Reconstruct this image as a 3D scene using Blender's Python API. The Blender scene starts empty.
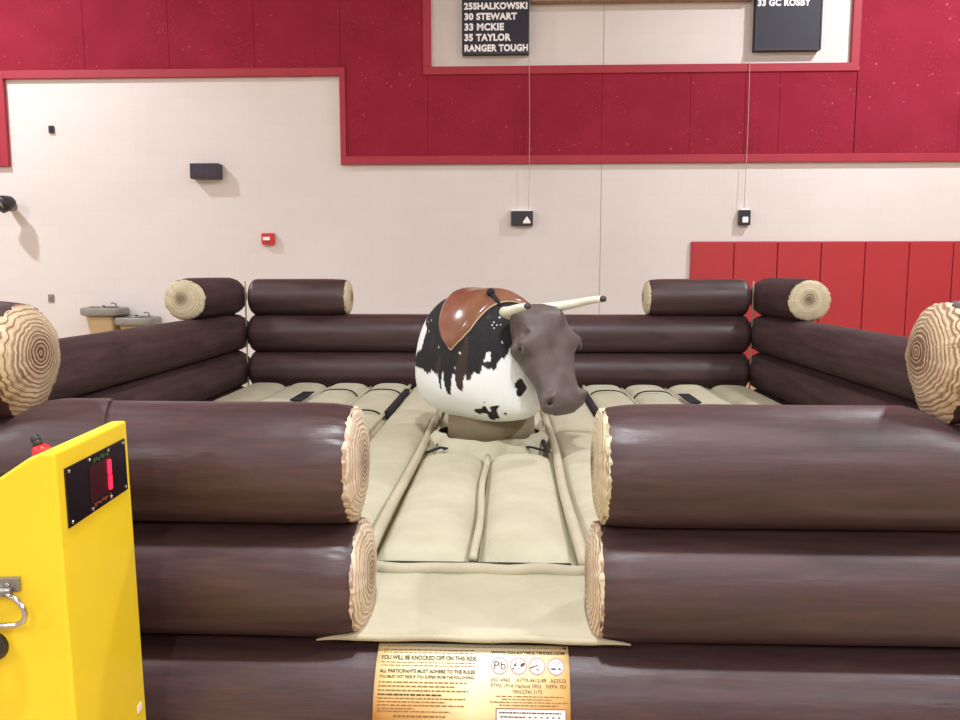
import bpy, bmesh, math, random
from mathutils import Vector, Matrix, noise
random.seed(7)
PI = math.pi
scene = bpy.context.scene
COL = scene.collection

# ------------------------------------------------------------------ camera
YAW, PITCH, FPX = math.radians(2.19), math.radians(6.36), 780.0
CAM = Vector((0, 0, 1.5))
cd = bpy.data.cameras.new('camera')
cd.sensor_width = 36.0
cd.lens = 36.0 * FPX / 960.0
cd.clip_start = 0.05
cam = bpy.data.objects.new('camera', cd)
cam.location = CAM
cam.rotation_euler = (PI / 2 - PITCH, 0, YAW)
COL.objects.link(cam)
scene.camera = cam
_R = cam.rotation_euler.to_matrix()

# ------------------------------------------------------------------ world, exposure, lamps
w = bpy.data.worlds.new('world'); scene.world = w
w.use_nodes = True
w.node_tree.nodes['Background'].inputs[0].default_value = (0.9, 0.93, 1.0, 1)
w.node_tree.nodes['Background'].inputs[1].default_value = 0.3  # outside the closed hall
scene.view_settings.view_transform = 'Standard'
scene.view_settings.look = 'None'
scene.view_settings.gamma = 1.0
scene.view_settings.use_curve_mapping = False
scene.view_settings.exposure = 0.0
LAMP_W = 425.0
LAMP_COL = (0.89, 0.93, 1.0)
LAMPS = [(x, y) for (y, row) in ((8.2, (-8.3, 6.0)), (0.6, (-8.3, 0.0, 6.0)), (-7.4, (-8.3, 0.0, 6.0))) for x in row]
ROOM_H = 8.2
for (x, y) in LAMPS:
    ld = bpy.data.lights.new('lamp_light', 'AREA')
    ld.shape = 'DISK'; ld.size = 0.42
    ld.energy = LAMP_W; ld.color = LAMP_COL
    lo = bpy.data.objects.new('lamp_light', ld)
    lo.location = (x, y, 7.18)
    COL.objects.link(lo)

def at(px, py, Y):
    """point on the vertical plane y = Y"""
    d = _R @ Vector(((px - 480) / FPX, -(py - 360) / FPX, -1.0))
    return CAM + d * (Y / d.y)

# ------------------------------------------------------------------ helpers
def mesh(verts, faces, smooth=True):
    me = bpy.data.meshes.new('m')
    me.from_pydata([tuple(v) for v in verts], [], faces)
    me.validate()
    if smooth:
        me.polygons.foreach_set('use_smooth', [True] * len(me.polygons))
    me.update()
    return me

def obj(name, me, mat, parent=None, loc=(0, 0, 0), rot=(0, 0, 0)):
    me.name = name
    if mat is not None and not me.materials:
        me.materials.append(mat)
    o = bpy.data.objects.new(name, me)
    o.location = loc; o.rotation_euler = rot
    COL.objects.link(o)
    if parent is not None: o.parent = parent
    return o

def tag(o, label, cat, group=None):
    o['label'] = label; o['category'] = cat
    if group: o['group'] = group
    return o

def thing(name, label, cat, loc=(0, 0, 0), rotz=0, group=None):
    o = bpy.data.objects.new(name, None)
    o.location = loc; o.rotation_euler = (0, 0, rotz)
    o.empty_display_size = 0.1
    COL.objects.link(o)
    return tag(o, label, cat, group)

def struct(o):
    o['kind'] = 'structure'; return o

def boxes(lst, bevel=0.0, segs=2):
    """lst of (x0,x1,y0,y1,z0,z1)"""
    bm = bmesh.new()
    for (x0, x1, y0, y1, z0, z1) in lst:
        vs = [bm.verts.new(p) for p in ((x0,y0,z0),(x1,y0,z0),(x1,y1,z0),(x0,y1,z0),(x0,y0,z1),(x1,y0,z1),(x1,y1,z1),(x0,y1,z1))]
        for f in ((0,3,2,1),(4,5,6,7),(0,1,5,4),(1,2,6,5),(2,3,7,6),(3,0,4,7)):
            bm.faces.new([vs[i] for i in f])
    if bevel > 0:
        bmesh.ops.bevel(bm, geom=bm.edges[:], offset=bevel, segments=segs, affect='EDGES', profile=0.6)
    me = bpy.data.meshes.new('m'); bm.to_mesh(me); bm.free()
    return me

def grid(fn, nu, nv, closev=False, flip=False):
    """fn(i/nu, j/nv) -> point"""
    vs, fs = [], []
    cols = nv if closev else nv + 1
    for i in range(nu + 1):
        for j in range(cols):
            vs.append(fn(i / nu, j / nv))
    for i in range(nu):
        for j in range(nv):
            a = i * cols + j; b = i * cols + (j + 1) % cols
            c = (i + 1) * cols + (j + 1) % cols; d = (i + 1) * cols + j
            fs.append((a, d, c, b) if flip else (a, b, c, d))
    return vs, fs

def tube(path, rad, n=10, caps=True, flat=1.0):
    """round tube along a list of points, rad a number or a list"""
    pts = [Vector(p) for p in path]
    N = len(pts)
    rs = rad if isinstance(rad, (list, tuple)) else [rad] * N
    vs, fs = [], []
    up = Vector((0, 0, 1))
    prev = None
    for i, p in enumerate(pts):
        t = (pts[min(i + 1, N - 1)] - pts[max(i - 1, 0)]).normalized()
        if prev is None:
            a = t.cross(up)
            if a.length < 1e-3: a = t.cross(Vector((1, 0, 0)))
        else:
            a = prev - t * prev.dot(t)
        a.normalize(); prev = a
        b = a.cross(t)
        for k in range(n):
            q = 2 * PI * k / n
            vs.append(p + (a * math.cos(q) + b * math.sin(q) * flat) * rs[i])
    for i in range(N - 1):
        for k in range(n):
            fs.append((i*n+k, i*n+(k+1)%n, (i+1)*n+(k+1)%n, (i+1)*n+k))
    if caps:
        fs.append(tuple(range(n))[::-1]); fs.append(tuple((N-1)*n+k for k in range(n)))
    return vs, fs

def lathe(prof, n=32, axis='Z'):
    """prof: list of (r, h)"""
    vs, fs = [], []
    for (r, h) in prof:
        for k in range(n):
            q = 2 * PI * k / n
            c, s = r * math.cos(q), r * math.sin(q)
            vs.append({'Z': (c, s, h), 'Y': (c, h, s), 'X': (h, c, s)}[axis])
    for i in range(len(prof) - 1):
        for k in range(n):
            fs.append((i*n+k, i*n+(k+1)%n, (i+1)*n+(k+1)%n, (i+1)*n+k))
    fs.append(tuple(range(n))[::-1]); fs.append(tuple((len(prof)-1)*n+k for k in range(n)))
    return vs, fs

def fixn(me):
    bm = bmesh.new(); bm.from_mesh(me)
    bmesh.ops.recalc_face_normals(bm, faces=bm.faces)
    bm.to_mesh(me); bm.free(); me.update(); return me

def join(parts):
    vs, fs = [], []
    for v, f in parts:
        o = len(vs); vs += list(v); fs += [tuple(i + o for i in q) for q in f]
    return vs, fs

# ------------------------------------------------------------------ materials
class NT:
    def __init__(s, name, rough=0.5, spec=0.5, metal=0.0):
        s.m = bpy.data.materials.new(name); s.m.use_nodes = True
        s.t = s.m.node_tree; s.b = s.t.nodes['Principled BSDF']
        s.b.inputs['Roughness'].default_value = rough
        s.b.inputs['Specular IOR Level'].default_value = spec
        s.b.inputs['Metallic'].default_value = metal
    def n(s, typ, ins=None, **kw):
        nd = s.t.nodes.new(typ)
        for k, v in kw.items(): setattr(nd, k, v)
        for k, v in (ins or {}).items():
            if isinstance(v, bpy.types.NodeSocket): s.t.links.new(v, nd.inputs[k])
            else: nd.inputs[k].default_value = v
        return nd
    def coord(s, kind='Object', scale=(1, 1, 1)):
        tc = s.n('ShaderNodeTexCoord')
        mp = s.n('ShaderNodeMapping', {0: tc.outputs[kind], 3: scale})
        return mp.outputs[0]
    def noise(s, vec, scale, detail=3, rough=0.5, dist=0.0):
        return s.n('ShaderNodeTexNoise', {'Vector': vec, 'Scale': scale, 'Detail': detail, 'Roughness': rough, 'Distortion': dist}).outputs[0]
    def ramp(s, fac, stops):
        r = s.n('ShaderNodeValToRGB', {0: fac}); cr = r.color_ramp
        while len(cr.elements) < len(stops): cr.elements.new(0.5)
        for e, (p, c) in zip(cr.elements, stops):
            e.position = p; e.color = (*c, 1) if len(c) == 3 else c
        return r.outputs[0]
    def mix(s, fac, a, b, mode='MIX'):
        nd = s.t.nodes.new('ShaderNodeMix'); nd.data_type = 'RGBA'; nd.blend_type = mode
        for k, v in ((0, fac), (6, a), (7, b)):
            if isinstance(v, bpy.types.NodeSocket): s.t.links.new(v, nd.inputs[k])
            else: nd.inputs[k].default_value = v if not isinstance(v, tuple) or len(v) == 4 else (*v, 1)
        return nd.outputs[2]
    def math(s, op, a, b=0.0, c=0.0):
        nd = s.t.nodes.new('ShaderNodeMath'); nd.operation = op
        for k, v in enumerate((a, b, c)):
            if isinstance(v, bpy.types.NodeSocket): s.t.links.new(v, nd.inputs[k])
            else: nd.inputs[k].default_value = v
        return nd.outputs[0]
    def color(s, c):
        if isinstance(c, bpy.types.NodeSocket): s.t.links.new(c, s.b.inputs['Base Color'])
        else: s.b.inputs['Base Color'].default_value = (*c, 1)
        return s
    def rough(s, c): s.t.links.new(c, s.b.inputs['Roughness']); return s
    def bump(s, h, strength=0.3, dist=0.01):
        bp = s.n('ShaderNodeBump', {'Height': h, 'Strength': strength, 'Distance': dist})
        s.t.links.new(bp.outputs[0], s.b.inputs['Normal']); return s

def srgb(r, g, b):
    f = lambda c: (c / 255 / 12.92) if c / 255 <= 0.04045 else ((c / 255 + 0.055) / 1.055) ** 2.4
    return (f(r), f(g), f(b))

def simple(name, rgb, rough=0.5, metal=0.0, var=0.08, scale=8.0, bump=0.0, spec=0.5):
    t = NT(name, rough, spec, metal)
    v = t.coord()
    nz = t.noise(v, scale, 4)
    lo = tuple(c * (1 - var) for c in rgb); hi = tuple(min(1, c * (1 + var)) for c in rgb)
    t.color(t.ramp(nz, [(0.3, lo), (0.7, hi)]))
    if bump: t.bump(t.noise(v, scale * 12, 3), bump, 0.002)
    return t.m

# wall paint over smooth block
t = NT('wall_paint', 0.55, 0.4)
v = t.coord()
c = t.ramp(t.noise(v, 0.6, 5), [(0.3, srgb(221, 213, 208)), (0.7, srgb(228, 221, 217))])
tc = t.n('ShaderNodeTexCoord')
sw = t.n('ShaderNodeSeparateXYZ', {0: tc.outputs['Object']})
cw = t.n('ShaderNodeCombineXYZ', {0: sw.outputs[0], 1: sw.outputs[2]})
br = t.n('ShaderNodeTexBrick', {'Vector': cw.outputs[0], 'Scale': 1.0, 'Mortar Size': 0.006, 'Mortar Smooth': 0.6, 'Brick Width': 0.4, 'Row Height': 0.2,
         'Color1': (1, 1, 1, 1), 'Color2': (0.985, 0.98, 0.98, 1), 'Mortar': (0.965, 0.955, 0.95, 1)})
t.color(t.mix(1.0, c, br.outputs[0], 'MULTIPLY'))
t.bump(t.noise(v, 60, 3), 0.08, 0.003)
M_wall = t.m
M_side = simple('side_wall_paint', srgb(222, 208, 194), 0.7, var=0.03, scale=0.5)
M_ceil = simple('ceiling_paint', srgb(205, 200, 192), 0.8, var=0.04, scale=0.4)
M_joint = simple('joint_sealant', srgb(178, 162, 152), 0.8)

# maple floor
t = NT('gym_floor', 0.25, 0.5)
v = t.coord(scale=(1, 1, 1))
br = t.n('ShaderNodeTexBrick', {'Vector': v, 'Scale': 1.0, 'Mortar Size': 0.0006, 'Brick Width': 1.2, 'Row Height': 0.057,
         'Color1': (*srgb(196, 172, 140), 1), 'Color2': (*srgb(182, 158, 126), 1), 'Mortar': (*srgb(120, 85, 55), 1)})
t.color(br.outputs[0]); M_floor = t.m

# red carpet panels with chalky scuffs
def carpet(name, c1, c2, scuff):
    t = NT(name, 0.95, 0.15)
    v = t.coord()
    c = t.ramp(t.noise(v, 2.0, 5), [(0.3, c1), (0.7, c2)])
    c = t.mix(t.math('MULTIPLY', t.noise(v, 55, 2), 0.35), c, tuple(x * 0.55 for x in c1))
    vo = t.n('ShaderNodeTexVoronoi', {'Vector': v, 'Scale': 7.0}, feature='F1')
    d = t.math('ADD', vo.outputs['Distance'], t.math('MULTIPLY', t.noise(v, 34, 5, 0.7), 0.30))
    m1 = t.ramp(d, [(0.20, (1, 1, 1)), (0.25, (0, 0, 0))])
    area = t.ramp(t.noise(v, 0.9, 3), [(0.42, (0, 0, 0)), (0.55, (1, 1, 1))])
    m = t.math('MULTIPLY', t.math('MULTIPLY', m1, area), scuff)
    vo2 = t.n('ShaderNodeTexVoronoi', {'Vector': v, 'Scale': 22.0}, feature='F1')
    m2 = t.ramp(vo2.outputs['Distance'], [(0.10, (1, 1, 1)), (0.18, (0, 0, 0))])
    area2 = t.ramp(t.noise(v, 1.7, 3), [(0.45, (0, 0, 0)), (0.60, (1, 1, 1))])
    m = t.math('MAXIMUM', m, t.math('MULTIPLY', t.math('MULTIPLY', m2, area2), scuff * 0.6))
    c = t.mix(m, c, srgb(200, 125, 138))
    t.color(c); t.bump(t.noise(v, 240, 2), 0.35, 0.003)
    return t.m
M_carpet = carpet('red_carpet_panel', srgb(146, 38, 56), srgb(160, 45, 66), 0.6)
M_frame = simple('red_frame_strip', srgb(166, 40, 58), 0.6, var=0.06, scale=3)
M_pad = simple('red_pad_vinyl', srgb(176, 46, 52), 0.45, var=0.04, scale=1.5)

# brown vinyl printed with bark streaks
def vinyl(name, axis, r0=.32, r1=.48, sp_=0.5):
    t = NT(name, 0.36, sp_)
    sc = (0.9, 9, 9) if axis == 'X' else (9, 0.9, 9)
    v = t.coord(scale=sc)
    n1 = t.noise(v, 1.3, 6, 0.6, 0.6)
    c = t.ramp(n1, [(0.28, srgb(50, 35, 36)), (0.5, srgb(68, 49, 51)), (0.75, srgb(84, 63, 64))])
    n2 = t.noise(v, 7, 4, 0.6)
    c = t.mix(t.math('MULTIPLY', t.ramp(n2, [(0.5, (0, 0, 0)), (0.75, (1, 1, 1))]), 0.30), c, srgb(104, 62, 44))
    t.color(c)
    v2 = t.coord()
    t.rough(t.ramp(t.noise(v2, 3.0, 4), [(0.3, (r0,)*3), (0.7, (r1,)*3)]))
    h = t.math('ADD', t.noise(v2, 9, 4), t.math('MULTIPLY', t.noise(v, 12, 3), 0.25))
    t.bump(h, 0.25, 0.012)
    return t.m
M_vinX = vinyl('bark_vinyl', 'X')
M_vinY = vinyl('bark_vinyl_matte', 'X', .62, .75, .25)  # same vinyl, rougher and less specular so side logs reflect less

# wood end grain print: local x is the axis of the log
def endgrain(name, pale, mid, dark, freq, amp=0.42, hs=0.85, hr=0.125):
    t = NT(name, 0.6, 0.35)
    tc = t.n('ShaderNodeTexCoord'); oi = t.n('ShaderNodeObjectInfo')
    rnd = t.math('MULTIPLY', oi.outputs['Random'], 17.0)
    s = t.n('ShaderNodeSeparateXYZ', {0: tc.outputs['Object']})
    y = t.math('ADD', s.outputs[1], 0.02); z = t.math('ADD', s.outputs[2], -0.01)
    p2 = t.n('ShaderNodeCombineXYZ', {0: y, 1: z, 2: rnd}).outputs[0]
    wob = t.noise(p2, 7, 3, 0.5)
    wob2 = t.noise(p2, 38, 3, 0.6)
    rr = t.math('SQRT', t.math('ADD', t.math('MULTIPLY', y, y), t.math('MULTIPLY', z, z)))
    d = t.math('ADD', rr, t.math('ADD', t.math('MULTIPLY', wob, 0.040), t.math('MULTIPLY', wob2, 0.012)))
    ang = t.math('ARCTAN2', z, y)
    ringn = t.n('ShaderNodeTexNoise', {'W': t.math('ADD', t.math('MULTIPLY', d, freq), rnd), 'Scale': 1.0, 'Detail': 2.0}, noise_dimensions='1D').outputs[0]
    wave = t.math('SINE', t.math('MULTIPLY', d, freq * 2.6))
    ring = t.math('ADD', t.math('MULTIPLY', wave, t.math('MULTIPLY', t.noise(p2, 14, 3), amp)), ringn)
    c = t.ramp(ring, [(0.22, mid), (0.42, tuple((a + b) / 2 for a, b in zip(mid, pale))), (0.55, pale), (0.8, tuple(min(1, x * 1.12) for x in pale))])
    # brown heart
    heart = t.ramp(t.math('ADD', rr, t.math('MULTIPLY', wob, 0.05)), [(hr * .4, (1, 1, 1)), (hr, (0, 0, 0))])
    fleck = t.ramp(t.math('ADD', ring, t.math('MULTIPLY', wob2, 0.3)), [(0.62, (1, 1, 1)), (0.95, (0.2,) * 3)])
    c = t.mix(t.math('MULTIPLY', t.math('MULTIPLY', heart, fleck), hs), c, dark)
    # radial checks near the rim
    ck = t.n('ShaderNodeTexNoise', {'Vector': t.n('ShaderNodeCombineXYZ', {0: t.math('MULTIPLY', t.math('COSINE', ang), 5.5), 1: t.math('MULTIPLY', t.math('SINE', ang), 5.5), 2: t.math('ADD', rnd, t.math('MULTIPLY', rr, 3.0))}).outputs[0], 'Scale': 2.2, 'Detail': 2.0}).outputs[0]
    ckm = t.math('MULTIPLY', t.ramp(ck, [(0.30, (1, 1, 1)), (0.37, (0, 0, 0))]), t.ramp(rr, [(0.11, (0, 0, 0)), (0.16, (1, 1, 1))]))
    c = t.mix(t.math('MULTIPLY', ckm, 0.75), c, mid)
    # faint stain patches
    st = t.ramp(t.noise(p2, 9, 4), [(0.52, (0, 0, 0)), (0.72, (1, 1, 1))])
    c = t.mix(t.math('MULTIPLY', st, 0.35), c, mid)
    t.color(c)
    t.bump(t.noise(tc.outputs['Object'], 25, 3), 0.25, 0.006)
    return t.m
M_grain = endgrain('end_grain_print', srgb(212, 196, 170), srgb(160, 130, 105), srgb(98, 58, 46), 150)
M_grain3 = endgrain('end_grain_print_heart', srgb(202, 182, 150), srgb(142, 108, 84), srgb(98, 56, 44), 170, .50, 1.0, .14)
M_grain2 = endgrain('end_grain_print_fine', srgb(208, 198, 168), srgb(166, 144, 112), srgb(96, 62, 48), 130, .16, 1.0, .11)

def beige(name, c1, c2):
    t = NT(name, 0.62, 0.35)
    v = t.coord()
    c = t.ramp(t.noise(v, 5, 6, 0.6), [(0.3, c1), (0.7, c2)])
    c = t.mix(t.math('MULTIPLY', t.noise(v, 45, 3), 0.12), c, srgb(150, 140, 112))
    t.color(c)
    t.bump(t.math('ADD', t.noise(v, 6, 4), t.math('MULTIPLY', t.noise(v, 28, 3), 0.25)), 0.22, 0.02)
    return t.m
M_mat = beige('mat_vinyl', srgb(184, 178, 152), srgb(198, 192, 167))
M_welt = beige('mat_welt_vinyl', srgb(184, 175, 148), srgb(196, 188, 162))
M_base = beige('mat_base_vinyl', srgb(158, 142, 112), srgb(172, 156, 124))
M_drum = simple('drum_vinyl', srgb(142, 128, 100), 0.55, var=0.06, scale=6)
M_black = simple('black_velcro', srgb(26, 23, 28), 0.8, var=0.1, scale=40)
M_blackp = simple('black_plastic', srgb(42, 38, 44), 0.4, var=0.08)
M_blackboard = simple('black_letter_board', srgb(38, 36, 50), 0.6, var=0.05)
M_white = simple('white_letter', srgb(252, 250, 252), 0.5, var=0.02)
M_yellow = simple('yellow_powder_coat', srgb(250, 216, 44), 0.38, var=0.03, scale=4, bump=0.05)
M_chrome = simple('chrome', srgb(190, 188, 190), 0.2, metal=1.0, var=0.06)
M_steel = simple('brushed_steel', srgb(150, 148, 142), 0.35, metal=0.8, var=0.08)
M_grey = simple('grey_enamel', srgb(140, 136, 128), 0.45, var=0.06)
M_fount = simple('tan_enamel', srgb(205, 178, 138), 0.5, var=0.04)
M_redp = simple('red_plastic', srgb(205, 40, 40), 0.35, var=0.06)
M_tan = simple('tan_fixture_edge', srgb(150, 120, 98), 0.6, var=0.1)
M_cord = simple('white_cord', srgb(190, 165, 160), 0.6)
M_head = None
t = NT('skull_rubber', 0.5, 0.4)
v = t.coord()
t.color(t.ramp(t.noise(v, 7, 6, 0.65), [(0.3, srgb(88, 76, 73)), (0.7, srgb(105, 92, 89))]))
t.bump(t.math('ADD', t.noise(v, 14, 5), t.math('MULTIPLY', t.noise(v, 90, 3), 0.3)), 0.25, 0.008)
M_head = t.m
M_headdark = simple('dark_nostril', srgb(52, 40, 38), 0.6)
M_horn = simple('horn_ivory', srgb(232, 226, 206), 0.35, var=0.05, scale=14)
M_horntip = simple('horn_tip', srgb(70, 58, 56), 0.35)
M_eye = simple('eye_brown', srgb(60, 42, 34), 0.15)
t = NT('saddle_leather', 0.22, 0.6)
v = t.coord()
t.color(t.ramp(t.noise(v, 6, 5, 0.6), [(0.3, srgb(118, 76, 56)), (0.7, srgb(148, 100, 76))]))
t.bump(t.noise(v, 16, 4), 0.15, 0.006)
M_saddle = t.m
M_piping = simple('saddle_piping', srgb(196, 164, 128), 0.5)
t = NT('cowhide', 0.75, 0.25)
v = t.coord()
vc = t.n('ShaderNodeVertexColor', layer_name='hide')
c = t.mix(t.math('MULTIPLY', t.noise(t.coord(scale=(3, 3, 1)), 30, 3), 0.05), vc.outputs[0], srgb(180, 180, 170))
t.color(c); t.bump(t.noise(t.coord(scale=(3, 3, 0.8)), 60, 3), 0.35, 0.006)
M_hide = t.m

def emis(name, rgb, s, rough=0.3):
    t = NT(name, rough); t.color(rgb)
    t.b.inputs['Emission Color'].default_value = (*rgb, 1)
    t.b.inputs['Emission Strength'].default_value = s
    return t.m
M_led = emis('lit_red_segment', srgb(255, 30, 60), 2.6)
M_lamp = emis('lamp_lens', (1.0, 0.95, 0.88), 6.0)

# ------------------------------------------------------------------ room shell
WY = 11.3
X0, X1, Y0 = -12.5, 13.5, -12.5
struct(obj('floor', boxes([(X0, X1, Y0, WY + .3, -0.2, 0)]), M_floor))
struct(obj('ceiling', boxes([(X0, X1, Y0, WY + .3, ROOM_H, ROOM_H + .2)]), M_ceil))
struct(obj('wall_left', boxes([(X0 - .2, X0, Y0, WY + .3, 0, ROOM_H)]), M_side))
struct(obj('wall_right', boxes([(X1, X1 + .2, Y0, WY + .3, 0, ROOM_H)]), M_side))
struct(obj('wall_front', boxes([(X0, X1, Y0 - .2, Y0, 0, ROOM_H)]), M_side))
jx = at(601, 200, WY).x
wb = struct(obj('wall_back', boxes([(X0, jx - .005, WY, WY + .25, 0, ROOM_H), (jx + .005, X1, WY, WY + .25, 0, ROOM_H)]), M_wall))
j = obj('control_joint', boxes([(jx - .02, jx + .02, WY + .004, WY + .2, 0, ROOM_H)]), M_joint, wb)

# ------------------------------------------------------------------ ceiling lamps (what lights the gym)
for i, (x, y) in enumerate(LAMPS):
    lt = thing('ceiling_lamp', 'round high bay ceiling lamp over the gym, ' + {8.2: 'row nearest the back wall', 0.6: 'middle row', -7.4: 'row farthest from the back wall'}[y] + {-8.3: ', left side', 0.0: ', centre', 6.0: ', right side'}[x], 'lamp', (x, y, ROOM_H), 0, 'high bay ceiling lamps')
    if i == 0:
        v1, f1 = lathe([(0.04, 0), (0.04, -.45), (0.13, -.47), (0.14, -.66), (0.20, -.72), (0.36, -.99), (0.34, -.99), (0.18, -.74), (.05, -.72)], 24)
        lamp_shade = fixn(mesh(v1, f1)); v1, f1 = lathe([(0.10, -.74), (0.17, -.76), (0.2, -.79), (.12, -.83), (.02, -.84)], 24)
        lamp_lens = fixn(mesh(v1, f1))
        obj('shade', lamp_shade, M_grey, lt); obj('lens', lamp_lens, M_lamp, lt)
    else:
        obj('shade', lamp_shade, None, lt); obj('lens', lamp_lens, None, lt)

# ------------------------------------------------------------------ red carpet panelling on the back wall
def zz(py, px=480): return at(px, py, WY - .05).z
def xx(px, py=120): return at(px, py, WY - .05).x
ZB = 3.035              # lower edge
ZM = 4.365              # edge of the left band and of the white opening
xa, xb = xx(6), xx(340)          # cream bay at the left
xc, xd = xx(431, 40), xx(852, 40)          # opening with the rosters
pan = thing('carpet_panelling', 'red carpet covered panelling framed in red strips high on the back wall', 'wall panelling', (0, WY, 0))
FW = 0.11
ZL = at(180, 77.2, WY - .05).z      # top of the cream bay at the left
def carpet_panel(x0, x1, z0, z1):
    g = .0008
    obj('carpet_panel', boxes([(x0 + g, x1 - g, -.045, -.002, z0 + g, z1 - g)], 0.005, 1), M_carpet, pan)
def strip(x0, x1, z0, z1):
    obj('frame_strip', boxes([(x0, x1, -.065, -.002, z0, z1)], 0.006, 2), M_frame, pan)
TOP = 7.9
PW = 1.22
PH = xx(341.5)           # one of the vertical joints
edges = [PH + PW * i for i in range(-12, 14)]
# carpet regions: (x from, x to, z from, z to); their hidden borders run under the frame strips
E1 = PH + PW
for (r0, r1, z0, z1) in ((X0 + .1, xa - FW, ZB + FW, TOP), (xa - FW, PH, ZL + FW * .6, TOP), (PH, E1, ZB + FW * .5, TOP),
                         (E1, xd + FW, ZB + FW * .5, ZM - FW * .5), (xd + FW * .8, X1 - .1, ZB + FW * .5, TOP)):
    cuts = [r0] + [e for e in edges if r0 + .2 < e < r1 - .2] + [r1]
    for q0, q1 in zip(cuts, cuts[1:]): carpet_panel(q0, q1, z0, z1)
# frame strips
strip(xb, X1 - .1, ZB, ZB + FW)                                  # bottom
strip(xb, xb + FW * .75, ZB + FW, ZL)                                  # right side of the bay
strip(xa, xb + FW * .75, ZL, ZL + FW)                                  # top of the bay
strip(xa - FW, xa, ZB, ZL + FW)
strip(X0 + .1, xa - FW, ZB, ZB + FW)
strip(xc - FW, xd + FW, ZM - FW, ZM)                             # under the opening
strip(xc - FW, xc, ZM, TOP); strip(xd, xd + FW, ZM, TOP)

# ------------------------------------------------------------------ red wall pads
pads = thing('wall_padding', 'row of bright red upright pads along the lower right of the back wall', 'wall padding', (0, WY, 0))
px0 = at(691, 241, WY - .05).x
pw_ = 0.607
pad_me = boxes([(.004, pw_ - .004, -.055, -.002, .10, 1.945)], 0.018, 3)
for i in range(17):
    if px0 + (i + 1) * pw_ > X1: break
    obj('wall_pad', pad_me, M_pad, pads, (px0 + i * pw_, 0, 0))

# ------------------------------------------------------------------ text
def text_me(s, size, bold=0.0, spacing=1.0, depth=0.0, align='LEFT'):
    cu = bpy.data.curves.new('t', 'FONT'); cu.body = s; cu.size = size; cu.offset = bold
    cu.space_character = spacing; cu.extrude = depth; cu.align_x = align; cu.resolution_u = 3
    o = bpy.data.objects.new('t', cu); COL.objects.link(o)
    dg = bpy.context.evaluated_depsgraph_get(); dg.update()
    me = bpy.data.meshes.new_from_object(o.evaluated_get(dg))
    bpy.data.objects.remove(o); bpy.data.curves.remove(cu)
    me.materials.clear()
    return me
def bounds(me):
    xs = [v.co.x for v in me.vertices]; ys = [v.co.y for v in me.vertices]
    return min(xs), max(xs), min(ys), max(ys)
def fit(me, x0, x1, y0, y1):
    a, b, c, d = bounds(me)
    for v in me.vertices:
        v.co.x = x0 + (v.co.x - a) / (b - a) * (x1 - x0)
        v.co.y = y0 + (v.co.y - c) / (d - c) * (y1 - y0)
    return me

# ------------------------------------------------------------------ rosters with white letters
def roster(px0, px1, pybot, rows, label):
    Y = WY - .12
    a, b = at(px0, pybot, Y), at(px1, pybot, Y)
    t_ = thing('roster_board', label, 'sign board', (a.x, WY - .004, a.z))
    W = b.x - a.x; H = 1.55
    obj('board', boxes([(0, W, -.12, -.0, 0, H)], 0.006, 2), M_blackboard, t_)
    obj('board_rim', boxes([(0, W, -.13, -.12, 0, .02), (0, .015, -.13, -.12, 0.02, H), (W - .015, W, -.13, -.12, 0.02, H)]), M_blackp, t_)
    for (s, q0, q1, r0, r1) in rows:
        p, q = at(q0, r1, Y), at(q1, r0, Y)
        me = fit(text_me(s, .12, bold=0.006, spacing=1.08), p.x - a.x, q.x - a.x, p.z - a.z, q.z - a.z)
        for vtx in me.vertices:
            vtx.co = (vtx.co.x, -.1225, vtx.co.y)
        obj('lettering', me, M_white, t_)
roster(462, 529, 54, [('25SHALKOWSKI', 464, 527.5, 2, 10), ('30 STEWART', 464.5, 517, 12.5, 20.5), ('33 MCKIE', 464.5, 504, 23, 31),
                      ('35 TAYLOR', 464.5, 511, 33.5, 41.5), ('RANGER TOUGH', 464.5, 528, 44, 52)],
       'black roster board with five rows of white names, left of the two')
roster(754.5, 820.5, 50.5, [('33 GC ROSBY', 757.5, 811, -1.5, 6.5)],
       'black roster board with one row of white letters, right of the two')
a, b = at(531, 2.5, WY - .1), at(753, 2.5, WY - .1)  # lower edge of an unidentified wide fixture, its shaded underside coloured tan
tag(obj('wall_fixture', boxes([(a.x, b.x, -.14, 0, 0, .07), (a.x, b.x, -.1, 0, .07, 1.2)], .004, 1), M_tan, None, (0, WY, a.z)),
    'tan lower edge of a wide fixture at the top between the two black roster boards', 'ledge')
def cord(pxt, pyt, pxb, pyb, label):
    a, b = at(pxt, pyt, WY - .085), at(pxb, pyb, WY - .085)
    n = 14; pts = []
    for i in range(n + 1):
        s = i / n; p = a.lerp(b, s); p.x += .012 * math.sin(s * PI); pts.append(p - a)
    v1, f1 = tube(pts, .0045, 6)
    tag(obj('hanging_cord', mesh(v1, f1), M_cord, None, a), label, 'cord')
cord(529, 50, 528.5, 209, 'thin pale cord hanging from the left roster board to the wider black wall box')
cord(750, 50, 744, 208, 'thin pale cord hanging from the right roster board to the narrow black wall box')

def wallbox(name, label, cat, px0, px1, py0, py1, dep, mat):
    Yf = WY - dep
    a, b = at(px0, py1, Yf), at(px1, py0, Yf)
    t_ = thing(name, label, cat, (a.x, WY, a.z))
    return t_, b.x - a.x, b.z - a.z
# bigger black box (speaker like) at left
t_, W, H = wallbox('wall_speaker', 'black rectangular box speaker mounted on the cream wall below the left red band', 'speaker', 190, 218, 163, 178.5, .17, M_blackp)
obj('cabinet', boxes([(0, W, -.17, -.0, 0, H)], .008, 2), M_blackp, t_)
obj('grille', boxes([(.02, W - .02, -.176, -.17, .02, H - .02)], .003, 1), simple('speaker_grille', srgb(66, 56, 70), 0.8, scale=60, var=.25), t_)
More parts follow.
